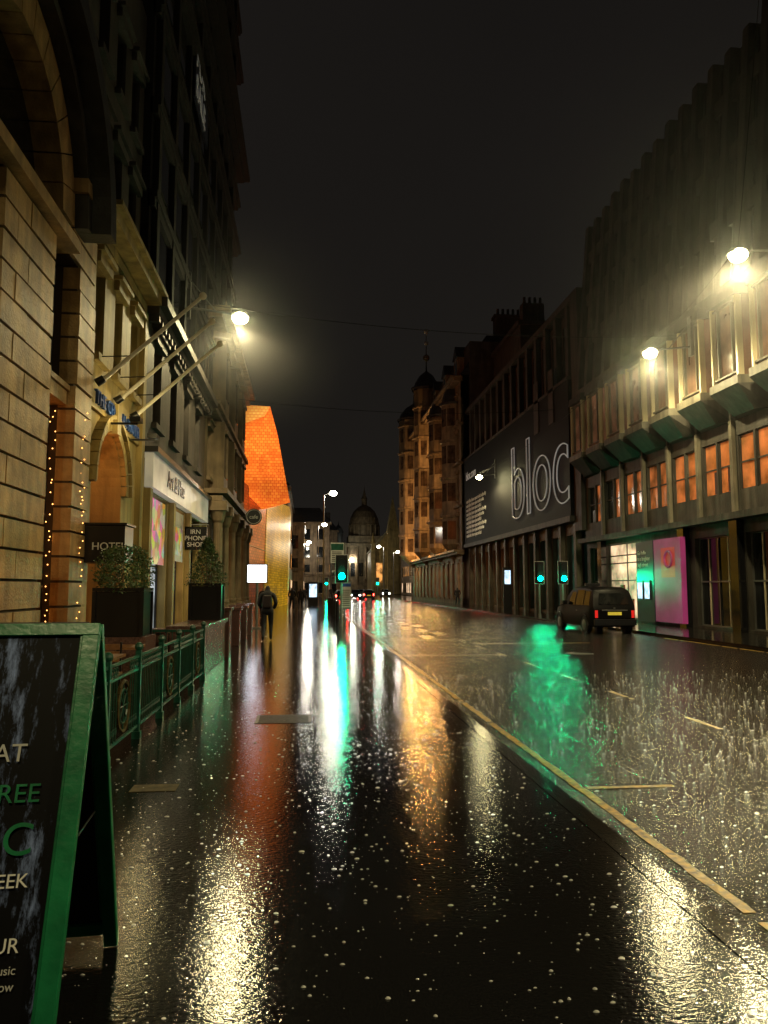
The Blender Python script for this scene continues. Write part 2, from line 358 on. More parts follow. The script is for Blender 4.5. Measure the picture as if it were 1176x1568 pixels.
# ------------------------------------------------------------------ LEFT: rusticated sandstone building
XL=-4.2
b=B('sandstone_building')
b.box(-14,XL-.95,2,15.08,0,17,'stoneD')
def courses(y0,y1,z0,z1,xf,h=.44,d=.9):
    z=z0;i=0
    b.box(xf-d,xf-.05,y0+.02,y1-.02,z0,z1,'joint')
    while z<z1-.1:
        ys=[y0,y1] if y1-y0<1.6 else [y0]+[y0+(.5 if i%2 else 1.0)+k*1.0 for k in range(int((y1-y0)-.6))]+[y1]
        for a,c in zip(ys,ys[1:]):
            b.box(xf-.3,xf+U(0,.02),a+.012,c-.012,z+.022,min(z+h,z1)-.022,'stoneA')
        z+=h;i+=1
courses(2,9.2,0,7.5,XL); courses(10.6,12.75,0,7.5,XL); courses(14.0,15.05,0,7.5,XL+.04)
for (ya,yb) in ((9.2,10.6),(12.75,14.0)):
    b.quad((XL-.45,ya,0),(XL-.45,yb,0),(XL-.45,yb,4.9),(XL-.45,ya,4.9),'amberdim')
    b.quad((XL-.45,ya,4.9),(XL-.45,yb,4.9),(XL-.45,yb,7.5),(XL-.45,ya,7.5),'glass')
    b.box(XL-.44,XL-.1,ya+.01,yb-.01,4.9,5.15,'stoneA'); b.box(XL-.44,XL-.05,ya+.01,yb-.01,5.155,5.25,'stoneA')
    b.box(XL-.44,XL-.15,ya+.01,yb-.01,0,.8,'stoneA')
    for z in (2.6,6.4): b.box(XL-.44,XL-.38,ya+.02,yb-.02,z,z+.07,'black')
    for yy in (ya+.04,(ya+yb)/2,yb-.1): b.box(XL-.44,XL-.37,yy,yy+.06,.81,4.89,'black'); b.box(XL-.44,XL-.37,yy,yy+.06,5.26,7.4,'black')
def arc(cy,cz,r0,r1,x0,x1,k,a0=0,a1=math.pi,n=22,gap=.0):
    for i in range(n):
        t0=a0+(a1-a0)*i/n+gap; t1=a0+(a1-a0)*(i+1)/n-gap
        P=lambda r,t,x:(x,cy+r*math.cos(t),cz+r*math.sin(t))
        b.loft([P(r0,t0,x0),P(r1,t0,x0),P(r1,t1,x0),P(r0,t1,x0)],[P(r0,t0,x1),P(r1,t0,x1),P(r1,t1,x1),P(r0,t1,x1)],k)
courses(2,8.3,7.5,16,XL,.44); courses(13.55,15.05,7.5,8.6,XL+.02,.44)
arc(11.0,8.0,1.9,2.55,XL-.6,XL+.05,'stoneA',n=13,gap=.006)
arc(11.0,8.0,2.56,2.75,XL-.6,XL+.28,'stoneD',n=26)
arc(11.0,8.0,2.76,3.15,XL-.6,XL+.62,'leadroof',n=26)
b.box(XL-.5,XL-.4,9,13,7.6,11,'glass')
b.box(XL-.35,XL+.18,8.3,13.5,7.5,7.72,'stoneA'); b.box(XL-.6,XL-.1,13.5,15.05,8.62,16,'stoneD')
b.box(XL-.35,XL+.3,13.4,15.08,8.6,8.85,'stoneA')
sb=b.done()
g=B('fairy_lights')
for yy,x in ((12.80,XL-.25),(13.95,XL-.3),(14.55,XL+.07)):
    z=.9
    while z<5.0: g.ball((x+U(-.04,.04),yy+U(-.08,.08),z),.010,'fairy',4); z+=U(.06,.2)
g.done()

# ------------------------------------------------------------------ hotel
XH=-4.3
b=B('hotel_building')
b.box(-14,XH-1.0,15.1,19.95,0,17,'stoneD')
yc,rr,zsp=16.95,1.25,3.75
def archwall(b,xf,s,y0,y1,z0,z1,yc,r,zs,depth,wall,n=18):
    b.quad((xf,y0,z0),(xf,yc-r,z0),(xf,yc-r,z1),(xf,y0,z1),wall)
    b.quad((xf,y1,z0),(xf,yc+r,z0),(xf,yc+r,z1),(xf,y1,z1),wall)
    P=[(yc+r*math.cos(math.pi*i/n),zs+r*math.sin(math.pi*i/n)) for i in range(n+1)]
    for p,q in zip(P,P[1:]):
        b.quad((xf,p[0],p[1]),(xf,q[0],q[1]),(xf,q[0],z1),(xf,p[0],z1),wall)
        b.quad((xf,p[0],p[1]),(xf,q[0],q[1]),(xf-s*depth,q[0],q[1]),(xf-s*depth,p[0],p[1]),wall)
    for yy in (yc-r,yc+r): b.quad((xf,yy,z0),(xf,yy,zs),(xf-s*depth,yy,zs),(xf-s*depth,yy,z0),wall)
archwall(b,XH,1,15.1,19.95,0,5.55,yc,rr,zsp,.9,'stoneB')
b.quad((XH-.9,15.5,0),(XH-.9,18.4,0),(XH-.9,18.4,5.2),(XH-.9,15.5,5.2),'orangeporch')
b.box(XH-.88,XH-.8,16.9,17.0,0,3.7,'black'); b.box(XH-.88,XH-.8,15.7,18.2,3.7,3.82,'black')
for r0,r1,pr in ((1.27,1.5,.12),(1.52,1.6,.2)): arc(yc,zsp,r0,r1,XH-.02,XH+pr,'stoneB',n=17,gap=.008)
b.box(XH-.02,XH+.22,yc-.16,yc+.16,zsp+1.2,zsp+1.85,'stoneB')
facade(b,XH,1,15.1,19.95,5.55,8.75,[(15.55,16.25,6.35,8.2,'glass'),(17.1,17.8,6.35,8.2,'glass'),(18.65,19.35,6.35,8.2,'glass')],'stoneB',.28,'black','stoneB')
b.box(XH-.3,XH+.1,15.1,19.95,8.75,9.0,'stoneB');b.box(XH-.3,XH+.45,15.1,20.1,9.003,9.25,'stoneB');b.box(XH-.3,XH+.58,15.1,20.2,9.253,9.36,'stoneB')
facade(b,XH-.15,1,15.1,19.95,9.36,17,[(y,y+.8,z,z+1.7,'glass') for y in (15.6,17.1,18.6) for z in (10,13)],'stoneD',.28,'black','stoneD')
b.box(XH-.02,XH+.08,15.2,19.8,5.2,5.62,'stoneB')
b.box(XH+.0,XH+.12,15.1,19.95,0,.9,'stoneB')
b.box(XH-.02,XH+.14,19.62,19.95,.9,8.7,'stoneB')
hb=b.done()
light('porch_light',(XH-.45,16.6,4.3),22,(1,.4,.12),.08,hb)
for yy in (16.3,18.1):
    g=B('wall_floodlight'); g.box(XH+.2,XH+.75,yy-.03,yy+.03,5.05,5.09,'black'); g.box(XH+.6,XH+.82,yy-.14,yy+.14,5.1,5.2,'black'); g.done(hb)
    light('flood',(XH+.72,yy,5.32),26,(1,.78,.34),.06,hb)
b=B('canopy'); b.box(XH+.05,-3.42,14.9,15.6,2.12,2.82,'black'); b.box(XH+.03,-3.38,14.86,15.64,2.83,2.87,'black'); b.done(hb)
text('lettering','HOTEL',(-4.02,14.88,2.36),ROT_C,.20,'white',hb,ext=.01)
text('wall_lettering','THE CENTRAL HOTEL',(XH+.14,15.3,5.28),ROT_L,.40,'blue',hb,ext=.03)
for i,(yb) in enumerate((15.65,17.2,18.8)):
    g=B('flagpole'); g.tube((-4.2,yb,5.75),(-2.22,yb+.1,7.66),.05,.036,'pole',10); g.ball((-2.2,yb+.1,7.68),.08,'pole',8)
    g.tube((-4.25,yb,5.75),(-4.1,yb,5.85),.09,.08,'black',10); g.tube((-4.22,yb,6.3),(-3.6,yb,6.33),.012,.012,'black',6); g.done(smooth=True)

# ------------------------------------------------------------------ shop + dark tall building
b=B('shop_building')
b.box(-14,XL-1.2,20,31.6,0,9.2,'stoneD')
ops=[(20.5,23.6,.35,4.2,'whiteshop'),(24.3,26.9,.35,4.2,'warmshop'),(27.5,30.6,.1,4.2,'glass')]
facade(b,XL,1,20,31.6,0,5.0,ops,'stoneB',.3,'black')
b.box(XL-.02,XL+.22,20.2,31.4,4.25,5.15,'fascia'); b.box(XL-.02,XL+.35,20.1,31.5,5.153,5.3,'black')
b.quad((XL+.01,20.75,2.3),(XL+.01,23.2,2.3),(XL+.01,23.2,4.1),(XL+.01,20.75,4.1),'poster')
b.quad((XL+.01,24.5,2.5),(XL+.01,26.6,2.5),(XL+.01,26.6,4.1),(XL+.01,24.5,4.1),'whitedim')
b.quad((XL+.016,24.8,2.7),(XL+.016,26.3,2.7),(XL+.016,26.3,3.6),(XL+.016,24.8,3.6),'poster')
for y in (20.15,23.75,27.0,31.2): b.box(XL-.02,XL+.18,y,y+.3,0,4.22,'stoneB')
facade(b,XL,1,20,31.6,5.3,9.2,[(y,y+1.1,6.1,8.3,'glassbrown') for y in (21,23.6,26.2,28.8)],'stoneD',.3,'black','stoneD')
b.box(XL-.2,XL+.5,20,31.6,9.0,9.25,'stoneD'); b.box(XL-.2,XL+.3,20,31.6,8.8,8.997,'stoneD')
for i in range(24): b.box(XL,XL+.28,20.1+i*.48,20.3+i*.48,8.62,8.797,'stoneD')
sh=b.done()
text('lettering','Art & Hue',(XL+.235,22.2,4.5),ROT_L,.72,'black',sh,ext=.01)
g=B('phone_shop_sign'); g.box(-4.2,-3.45,27.0,27.12,2.95,3.75,'black'); g.box(-4.15,-3.5,26.99,27.13,3.0,3.7,'black'); g.tube((-4.2,27.06,3.82),(-3.4,27.06,3.82),.02,.02,'iron',6)
so=g.done(); text('lettering','IRN\nPHONE\nSHOP',(-3.83,26.98,3.5),ROT_C,.22,'white',so,'CENTER',.004)
g=B('cafe_sign')
g.tube((-2.75,40,5.3),(-2.75,40.1,5.3),.42,.42,'black',20); g.ring((-2.75,39.98,5.3),.36,.015,'white','y'); g.tube((-4.2,40.05,5.3),(-3.1,40.05,5.3),.02,.02,'iron',6)
so=g.done(); text('lettering','cafe',(-2.75,39.96,5.2),ROT_C,.28,'white',so,'CENTER',.004)

b=B('netted_tower_building')
b.box(-15,XL-.05,20.02,41.8,9.3,36,'stoneBlk')
for k,z in enumerate([12,14.6,17.5,20.3,23,24.7,27.5,30.5,33.5]):
    d=.75 if k==5 else U(.15,.35)
    b.box(XL-.1,XL+d,20.02,42+d*.6,z,z+.22,'stoneBlk'); b.box(XL-.1,XL+d*.6,20.02,41.9+d*.3,z-.25,z-.003,'stoneBlk')
for y in [20.3+2.4*i for i in range(9)]:
    b.box(XL-.04,XL+.12,y,y+.35,9.35,36,'stoneBlk')
    for z in (10,12.8,15.6,18.5,21.3,25.5,28.5): b.box(XL-.04,XL+.02,y+.8,y+1.9,z,z+1.6,'glass')
nb=b.done()
M['boardtext']=mat('glowing_board_lettering',(.5,.5,.48),.5,emit=(1,1,.95),estr=.03)  # faint glow added so the sale lettering shows
g=B('agent_board'); g.box(XL+.13,XL+.2,25.6,28.9,18.6,20.9,'navy'); so=g.done()
text('lettering','FOR\nSALE',(XL+.21,25.75,19.95),ROT_L,1.1,'boardtext',so,ext=.01,offset=.02)

# ------------------------------------------------------------------ ornate left building with portico
b=B('columned_building')
b.box(-14,XL-1.0,31.62,47.5,0,13.2,'stoneD')
facade(b,XL-.1,1,31.62,47.5,0,5.4,[(y,y+1.4,.6,4.4,'amberwin' if i%2 else 'glass') for i,y in enumerate((32.6,36,39.4,42.8))],'stoneD',.4,'black','stoneD')
facade(b,XL,1,31.62,47.5,5.4,13.2,[(y,y+1.0,z,z+2.1,'glassbrown') for y in (32.4,35.2,38,40.8,43.6) for z in (6.3,9.8)],'stoneV',.35,'black','stoneV')
for z,d in ((5.2,.75),(5.5,.95),(9.0,.4),(9.2,.55),(12.9,.6),(13.2,.9)): b.box(XL-.2,XL+d,31.62,47.5,z,z+.2,'stoneV')
for y in (32.0,34.6,37.8,41.2,44.6,46.9):
    b.lathe(XL+.55,y,[(.34,0),(.34,.9),(.25,.95),(.28,1.05),(.23,1.15),(.19,4.3),(.25,4.4),(.33,4.75),(.35,4.8)],'stoneV',14)
    b.box(XL+.17,XL+.93,y-.37,y+.37,4.8,5.19,'stoneV')
for y in (33.6,38.2,42.8):
    def pl(z,e=0): return [(XL-.1,y-.2-e,z),(XL+.55+e,y+.25-e,z),(XL+.55+e,y+1.85+e,z),(XL-.1,y+2.3+e,z)]
    b.loft(pl(5.9),pl(8.9),'stoneV'); b.loft(pl(9.4),pl(12.6),'stoneV'); b.loft(pl(12.61,.2),pl(12.85,.25),'stoneV'); b.loft(pl(5.71,.1),pl(5.88,.15),'stoneV')
    for z in (6.5,10):
        b.box(XL+.551,XL+.56,y+.4,y+1.7,z,z+1.9,'glassbrown'); b.box(XL+.562,XL+.63,y+1.02,y+1.08,z,z+1.9,'stoneV'); b.box(XL+.562,XL+.66,y+.3,y+1.8,z+1.91,z+2.05,'stoneV')
for y in (36.6,41.2,45.8): b.lathe(XL+.2,y,[(.3,13.4),(.3,14),(.42,14.1),(.2,14.6),(.05,15.3),(0,15.5)],'stoneV',10)
b.done()

# orange-lit angular building
b=B('orange_lit_arts_building')
F=[(-7,53,14.4),(-5.3,53,14.3),(-2.65,53,14.2),(-2.1,53,12.2),(-1.2,53,7.5),(-3.1,53,7.0),(-5.3,53,9.3),(-7,53,11.4)]
Bk=[(-8,70,16),(-6,70,16),(-4.6,70,16.5),(-4.0,70,14.5),(-2.2,70,9.2),(-3.9,70,8.7),(-5.5,70,10.5),(-8,70,12.4)]
n=len(F)
b.poly([F[1],F[2],(-3.0,53,13.5),(-5.3,53,12.6)],'tileO')
b.poly([(-5.3,53,12.6),(-3.0,53,13.5),F[2],F[3],F[4],F[5],F[6]],'tileR')
b.poly([F[0],F[1],(-5.3,53,12.6),F[6],F[7]],'tileR')
for i in range(n):
    j=(i+1)%n; b.quad(F[i],F[j],Bk[j],Bk[i],'tileR')
b.poly(Bk,'black')
b.quad((-3.15,58,0),(-1.95,76,0),(-1.75,76,9.6),(-3.0,58,8.4),'tileY')
b.quad((-1.95,76,0),(-1.95,84,0),(-1.75,84,9.6),(-1.75,76,9.6),'tileY')
for i in range(26):
    t=i/25; x=-3.1+1.2*t; y=58+18*t; b.box(x,x+.06,y,y+.1,0,7.6+.9*t,'tileY')
b.quad((-4.9,48,0),(-3.2,58,0),(-3.05,58,8.0),(-5,48,9.2),'tileDim')
b.box(-14,-5.2,48,84,0,9,'stoneD')
for i in range(9):
    t=i/8; b.tube((-4.88+1.65*t,48+10*t,.0),(-4.9+1.7*t,48+10*t,9.1-1.2*t),.05,.05,'iron',6)
for z in (2.4,4.4,6.4): b.tube((-4.85,48,z+.3),(-3.12,58,z),.04,.04,'iron',6)
b.done()

# ------------------------------------------------------------------ pavement furniture left
g=B('iron_railing'); X=-1.85
y=6.2; posts=[]
while y<14.5: posts.append(y); y+=1.35
for yy in posts:
    g.box(X-.03,X+.03,yy-.03,yy+.03,0,.96,'greenrail'); g.ball((X,yy,1.0),.05,'greenrail',6); g.box(X-.045,X+.045,yy-.045,yy+.045,0,.08,'greenrail')
for a,c in zip(posts,posts[1:]):
    for z in (.9,.76,.14): g.box(X-.014,X+.014,a+.03,c-.03,z-.014,z+.014,'greenrail')
    k=int((c-a-.1)/.095)
    for i in range(k):
        yy=a+.08+i*(c-a-.16)/(k-1)
        if abs(yy-(a+c)/2)<.24 and posts.index(a)%2==1: continue
        g.tube((X,yy,.15),(X,yy,.76),.008,.008,'greenrail',5); g.ring((X,yy,.83),.04,.007,'greenrail','x',8)
        g.ring((X,yy,.25),.035,.006,'greenrail','x',7)
    if posts.index(a)%2==1:
        g.ring((X,(a+c)/2,.45),.25,.022,'patch','x',22); g.ring((X,(a+c)/2,.45),.17,.012,'greenrail','x',18)
        for t in range(8):
            an=t*math.pi/4; g.tube((X,(a+c)/2,.45),(X,(a+c)/2+.24*math.cos(an),.45+.24*math.sin(an)),.008,.008,'greenrail',5)
g.box(-4.1,X-.03,14.28,14.31,.86,.9,'greenrail'); g.box(-4.1,X-.03,14.28,14.31,.12,.15,'greenrail')
for i in range(20): g.tube((-4.0+i*.107,14.295,.15),(-4.0+i*.107,14.295,.86),.008,.008,'greenrail',5)
g.done()
g=B('granite_terrace_wall')
g.box(-2.5,-1.9,14.6,18.6,0,.86,'granite'); g.box(-2.56,-1.84,14.55,18.65,.863,.95,'granite'); g.box(-3.9,-2.52,14.6,14.9,0,.82,'granite'); g.box(-3.9,-2.58,14.55,14.95,.823,.9,'granite')
g.box(-2.45,-1.83,18.8,19.4,0,1.1,'granite'); g.box(-2.5,-1.78,18.75,19.45,1.103,1.18,'granite')
g.done(bevel=.01)
g=B('granite_terrace_wall')
for y in (22.5,25,27.5): g.box(-2.4,-1.9,y,y+.5,0,1.0,'granite'); g.box(-2.45,-1.85,y-.05,y+.55,1.003,1.1,'granite')
g.box(-2.25,-2.05,23.02,24.98,.2,.9,'black'); g.box(-2.25,-2.05,25.52,27.48,.2,.9,'black'); g.done(bevel=.01)

def bush(name,cx,cy,z0,w,h,shape,n,parent):
    b=B(name)
    for i in range(n):
        t=R()
        if shape=='cone': rad=w*(1-t**1.3)*.5+.06
        else: rad=w*.5*math.sqrt(max(.05,1-(t-.35)**2*1.6))
        rad*= .75+.35*math.sin(5*t*6+i%3)*.4+.15
        a=U(0,6.28); r=rad*math.sqrt(U(.35,1)); p=Vector((cx+r*math.cos(a),cy+r*math.sin(a),z0+h*t+U(-.04,.04)))
        s=U(.018,.045); d=Vector((U(-1,1),U(-1,1),U(-.4,1))).normalized(); e=d.orthogonal().normalized()
        b.add([p-e*s*.45,p+d*s*1.6*.5-Vector((0,0,.01)),p+e*s*.45,p-d*s*.8],[(0,1,2,3)],'leaf' if R()<.65 else 'leaf2')
    for i in range(8):
        a=U(0,6.28); b.tube((cx,cy,z0-.1),(cx+w*.3*math.cos(a),cy+w*.3*math.sin(a),z0+h*U(.5,.9)),.012,.004,'wood',5)
    return b.done(parent)
def planter(x0,x1,y0,y1,z0,z1,shape,bh,n):
    g=B('planter'); g.box(x0+.03,x1-.03,y0+.03,y1-.03,z0,z1-.06,'black')
    for (a,c,d,e) in ((x0,x1,y0,y0+.07),(x0,x1,y1-.07,y1),(x0,x0+.07,y0+.07,y1-.07),(x1-.07,x1,y0+.07,y1-.07)): g.box(a,c,d,e,z1-.055,z1,'black')
    for (a,c) in ((x0,y0),(x1-.06,y0),(x0,y1-.06),(x1-.06,y1-.06)): g.box(a,a+.06,c,c+.06,z0,z1-.058,'black')
    o=g.done(); bush('foliage',(x0+x1)/2,(y0+y1)/2,z1-.05,(x1-x0)*1.25,bh,shape,n,o)
planter(-3.5,-2.67,13.1,13.9,.85,1.65,'round',.75,3200)
g=B('planter_plinth'); g.box(-3.55,-2.62,13.05,13.95,0,.845,'granite'); g.done()
planter(-2.55,-1.85,17.1,17.8,.955,1.75,'cone',1.05,3600)

def table(x,y):
    g=B('cafe_table'); g.box(x-.35,x+.35,y-.35,y+.35,.72,.755,'wood'); g.tube((x,y,.03),(x,y,.72),.03,.03,'black',8)
    for a in (0,1.57): g.box(x-.3*math.cos(a)-.03,x+.3*math.cos(a)+.03,y-.3*math.sin(a)-.03,y+.3*math.sin(a)+.03,0.001+a*.002,.035+a*.002,'black')
    g.done()
def chair(x,y,s):
    g=B('cafe_chair'); g.box(x-.2,x+.2,y-.2,y+.2,.43,.46,'wood')
    for a in (-.18,.16):
        for c in (-.18,.16): g.box(x+a,x+a+.025,y+c,y+c+.025,0,.43,'black')
    for a in (-.18,.16): g.box(x+a,x+a+.025,y+s*.18,y+s*.2,.46,.88,'black')
    for z in (.6,.7,.8): g.box(x-.15,x+.15,y+s*.18,y+s*.2,z,z+.05,'wood')
    g.done()
table(-2.8,10.6); chair(-2.8,11.25,1); chair(-2.8,9.95,-1); table(-2.9,12.4); chair(-2.4,8.6,1); table(-2.6,7.9)

def aboard():
    e=empty('chalk_sandwich_board',(-.81,3.2,1.50)); e.rotation_euler=(0,0,math.radians(4))
    W=.8; H=1.62; fr=.06
    for sgn,nm in ((-1,'front_panel'),(1,'back_panel')):
        g=B(nm); y0,y1=(-.02,.0)
        g.box(-W+fr,-fr,y0+.004,y1-.004,-H+fr+.07,-fr*.8,'board_sheen' if sgn<0 else 'black')
        g.box(-W,0,y0-.012,y1+.012,-fr*.8,0,'green'); g.box(-W+fr,-fr,y0-.011,y1+.011,-H+.07,-H+fr+.07,'green')
        g.box(-W,-W+fr,y0-.012,y1+.012,-H,-fr*.8-.001,'green'); g.box(-fr,0,y0-.012,y1+.012,-H,-fr*.8-.001,'green')
        g.box(-fr-.010,-fr,y0-.004,y0+.003,-H+.15,-fr*.8-.001,'green')
        if sgn<0:
            g.box(-W+.1,-.13,y0-.002,y0+.002,-1.335,-1.325,'patch'); g.box(-.14,-.13,y0-.002,y0+.002,-1.5,-1.336,'patch')
        o=g.done(e,bevel=.004); o.rotation_euler=(sgn*math.radians(23.5),0,0); o.location=(0,sgn*.02,0)
        if sgn<0:
            for s,z,sz,k in (('AT',-.52,.09,'whitedim'),('FREE',-.66,.09,'green'),('MUSIC',-.83,.15,'green'),('EVERY WEEK',-.93,.062,'white'),('& YOUR',-1.12,.062,'white'),('music',-1.18,.036,'whitedim'),('now',-1.225,.036,'whitedim')):
                t=text('lettering',s,(-.135 if s!='AT' else -.20,-.026,z),ROT_C,sz,k,o,'RIGHT',.001,.0)
    g=B('hinge'); g.tube((-W+.05,0,.0),(-.05,0,.0),.015,.015,'iron',8); g.done(e)
    g=B('stay'); g.tube((-.06,-.30,-.8),(-.06,.30,-.8),.004,.004,'cable',6); g.done(e)
aboard()

# ------------------------------------------------------------------ RIGHT near brutalist building
XR=16.0
b=B('concrete_office_building')
b.box(XR+.8,XR+18,8,43.3,0,22.8,'concreteD')
ops=[(36.0,40.4,.1,3.95,'warmshop'),(27.9,30.8,.1,3.7,'glass'),(24.2,27.0,.1,3.7,'glass'),(20.5,23.4,.1,3.7,'glass'),(16.5,19.6,.1,3.7,'glass'),(10,15.5,.1,3.7,'whiteshop'),(41.0,42.8,.1,3.9,'glass')]
facade(b,XR+.2,-1,8,43.3,0,4.2,ops,'concreteD',.25,'iron')
for (ya,yb) in ((27.9,30.8),(24.2,27.0),(20.5,23.4)):
    for t in (.25,.5,.75): b.box(XR+.40,XR+.44,ya+(yb-ya)*t-.03,ya+(yb-ya)*t+.03,.12,3.65,'metalpale')
for t,z0,z1 in ((36.6,.1,2.2),(37.5,.1,1.1),(38.6,.1,1.8),(39.4,.1,1.2)): b.box(XR+.36,XR+.43,t,t+.45,z0,z1,'wood')
for z in (2.9,3.3): b.box(XR+.36,XR+.43,36.1,40.3,z,z+.06,'black')
b.box(XR-.35,XR+.3,8,43.3,4.2,4.45,'concreteD')
for y in (27.1,31.2,40.42,23.8,20.0): b.box(XR-.1,XR+.19,y,y+.55,0,4.19,'blackgloss')
P=2.6; y=43.0; ops=[]
while y-P>8:
    for q in (.22,1.36): ops.append((y-P+q,y-P+q+1.02,5.3,7.4,'orangewin' if R()<.92 else 'glass'))
    y-=P
facade(b,XR+.15,-1,8,43.3,4.45,8.0,ops,'concreteD',.12,'concreteD')
y=43.0
while y-P>8:
    b.box(XR-.02,XR+.14,y-P-.10,y-P+.10,4.46,7.98,'concrete')
    for q in (.22,1.36):
        if R()<.6: b.box(XR+.215,XR+.24,y-P+q+.06,y-P+q+.06+U(.2,.5),5.36,5.36+U(.5,1.3),'black')
    def pl(x,e,z): return [(XR+.2,y-P+.1-e*0,z),(x,y-P+.45-e,z),(x,y-.45+e,z),(XR+.2,y-.1+e*0,z)]
    b.loft(pl(XR-.2,-.2,8.0),pl(XR-.95,.1,8.85),'concreteD'); b.loft(pl(XR-.95,.1,8.853),pl(XR-.95,.1,9.15),'concrete')
    b.loft(pl(XR-.72,0,9.153),pl(XR-.72,0,12.1),'baywin'); b.loft(pl(XR-.95,.1,12.103),pl(XR-.9,.1,12.5),'concreteD')
    x=XR-.73
    for yy in (y-P+.42,y-.52): b.box(x-.14,x+.1,yy,yy+.1,9.155,12.1,'metalpale')
    b.box(x-.1,x+.02,y-P+.8,y-P+.86,9.3,12.0,'concrete'); b.box(x-.1,x+.02,y-.86,y-.8,9.3,12.0,'concrete')
    for z in (9.3,11.95): b.box(x-.1,x+.02,y-P+.52,y-.52,z,z+.07,'concrete')
    b.box(XR+.0,XR+.3,y-.07,y+.07,8,12.5,'concreteD')
    y-=P
b.box(XR-.5,XR+.8,8,43.3,12.5,13.0,'concreteD')
def lean(y0,y1,xa,xb,z0,z1,d,k):
    b.loft([(xa,y0,z0),(xb+2,y0,z0),(xb+2,y1,z0),(xa,y1,z0)],[(xa+d,y0,z1),(xb+2,y0,z1),(xb+2,y1,z1),(xa+d,y1,z1)],k)
lean(8,43.2,XR+.15,XR+.3,13.0,22.9,.75,'glass')
y=43.2;i=0
while y>8.5:
    lean(y-.42,y,XR-.3,XR,13.003,23.1+U(0,.3),.9,'concreteU' if i%2 else 'concreteD')
    lean(y-.75,y-.66,XR-.02,XR,13.003,22.8,.8,'concreteD')
    y-=1.3;i+=1
for z in (15.6,18.2,20.8):
    dx=(z-13)*.08; b.box(XR+dx-.08,XR+1,8,43.1,z,z+.7,'concreteD')
b.box(XR-.1,XR+.9,43.22,44.4,5,19.6,'concreteD')
ob=b.done()
g=B('pink_shop_sign'); g.box(XR-.35,XR-.12,31.0,33.5,.15,3.8,'pink'); g.quad((XR-.355,31.5,2.1),(XR-.355,32.8,2.1),(XR-.355,32.8,3.4),(XR-.355,31.5,3.4),'pinkred')
g.ring((XR-.36,32.1,2.9),.35,.06,'pink','x',14); g.done()
g=B('information_board'); g.box(XR-.3,XR-.1,33.7,35.5,.1,3.8,'navy'); so=g.done()
for i,t in enumerate(('Go hello','to a brighter','high street')): text('lettering',t,(XR-.305,35.35,3.2-.28*i),ROT_R,.26,'whitedim',so)
g=B('display_screens')
for yy in (34.0,34.75): g.box(XR-.36,XR-.31,yy,yy+.6,1.1,2.0,'black'); g.box(XR-.366,XR-.362,yy+.05,yy+.55,1.15,1.9,'screen')
g.done()

# ------------------------------------------------------------------ bloc building
b=B('department_store_building')
b.box(XR+1.0,XR+18,44.4,75.8,0,19.0,'concreteD')
ops=[]
y=45.0;i=0
while y<74:
    ops.append((y,y+2.1,.15,4.9,'greenglow' if y<57 else ('dimorange' if i%2 else 'orangewin'))); y+=2.75;i+=1
facade(b,XR+.3,-1,44.4,75.8,0,5.6,ops,'concrete',.35,'iron')
y=44.6
while y<75.5: b.box(XR+.0,XR+.29,y,y+.4,0,5.58,'concrete'); y+=2.75
b.box(XR-.4,XR+.4,44.4,75.8,5.6,5.95,'concreteD')
b.box(XR-.3,XR+.6,44.5,75.6,5.953,14.3,'hoard')
b.box(XR-.36,XR+.6,44.5,75.6,14.303,14.5,'concreteD')
y=45.2
while y<75:
    b.box(XR+.0,XR+.35,y,y+.5,14.5,19.2,'concreteD'); b.box(XR+.3,XR+.34,y+.6,y+1.7,15.0,18.3,'glass')
    y+=2.2
b.box(XR+.36,XR+1.1,44.5,75.7,14.5,19.0,'stoneD'); b.box(XR-.1,XR+1.1,44.4,75.8,19.2,19.6,'concreteD')
for y in (47.2,50.4): b.box(XR-.36,XR-.31,y,y+1.0,12.2,15.8,'concreteD')
db=b.done()
text('bloc_lettering','bloc',(XR-.36,57.8,6.9),ROT_R,7.9,'graytext',db,outline=.045)
for i in range(9): text('small_lettering','retail office leisure space to let in the city centre'[:46-(i%3)*5],(XR-.33,74.6,9.9-.42*i),ROT_R,.5,'white',db,ext=.01)
text('web_lettering','bloc.com',(XR-.33,74.6,12.2),ROT_R,1.2,'graytext',db,ext=.01)

# ------------------------------------------------------------------ Victorian corner building
b=B('victorian_corner_building')
X0=XR-.5
b.box(X0+1,X0+20,76,112,0,27,'stoneD')
def wr(p):
    r=R(); return 'amberwin' if r<p else ('glassbrown' if r<.5 else 'glass')
ops=[]
for fl,(za,zb) in enumerate(((.6,4.2),(6.2,9),(10.6,13.4),(15,17.6),(19,21.4))):
    y=77.2
    while y<111:
        ops.append((y,y+1.3,za,zb,('warmshop' if R()<.3 else 'dimorange') if fl==0 else wr(.05))); y+=2.9
facade(b,X0,-1,76,112,0,23.5,ops,'stoneV',.4,'black','stoneV')
for z,d in ((5,.6),(5.25,.85),(9.8,.35),(14.2,.4),(18.3,.35),(22.8,.7),(23.1,1.0)): b.box(X0-d,X0+.2,76,112,z,z+.22,'stoneV')
b.loft([(X0,76,23.5),(X0+14,76,23.5),(X0+14,112,23.5),(X0,112,23.5)],[(X0+3,77,28),(X0+11,77,28),(X0+11,110,28),(X0+3,110,28)],'copper')
for y in (79,86,93,100):
    b.box(X0+.3,X0+2.6,y,y+1.8,23.6,26.2,'stoneV'); b.loft([(X0+.1,y-.2,26.2),(X0+2.8,y-.2,26.2),(X0+2.8,y+2,26.2),(X0+.1,y+2,26.2)],[(X0+.2,y+.9,27.6),(X0+2.8,y+.9,27.6),(X0+2.8,y+.91,27.6),(X0+.2,y+.91,27.6)],'copper'); b.box(X0+.28,X0+.295,y+.4,y+1.4,24,25.8,'glass')
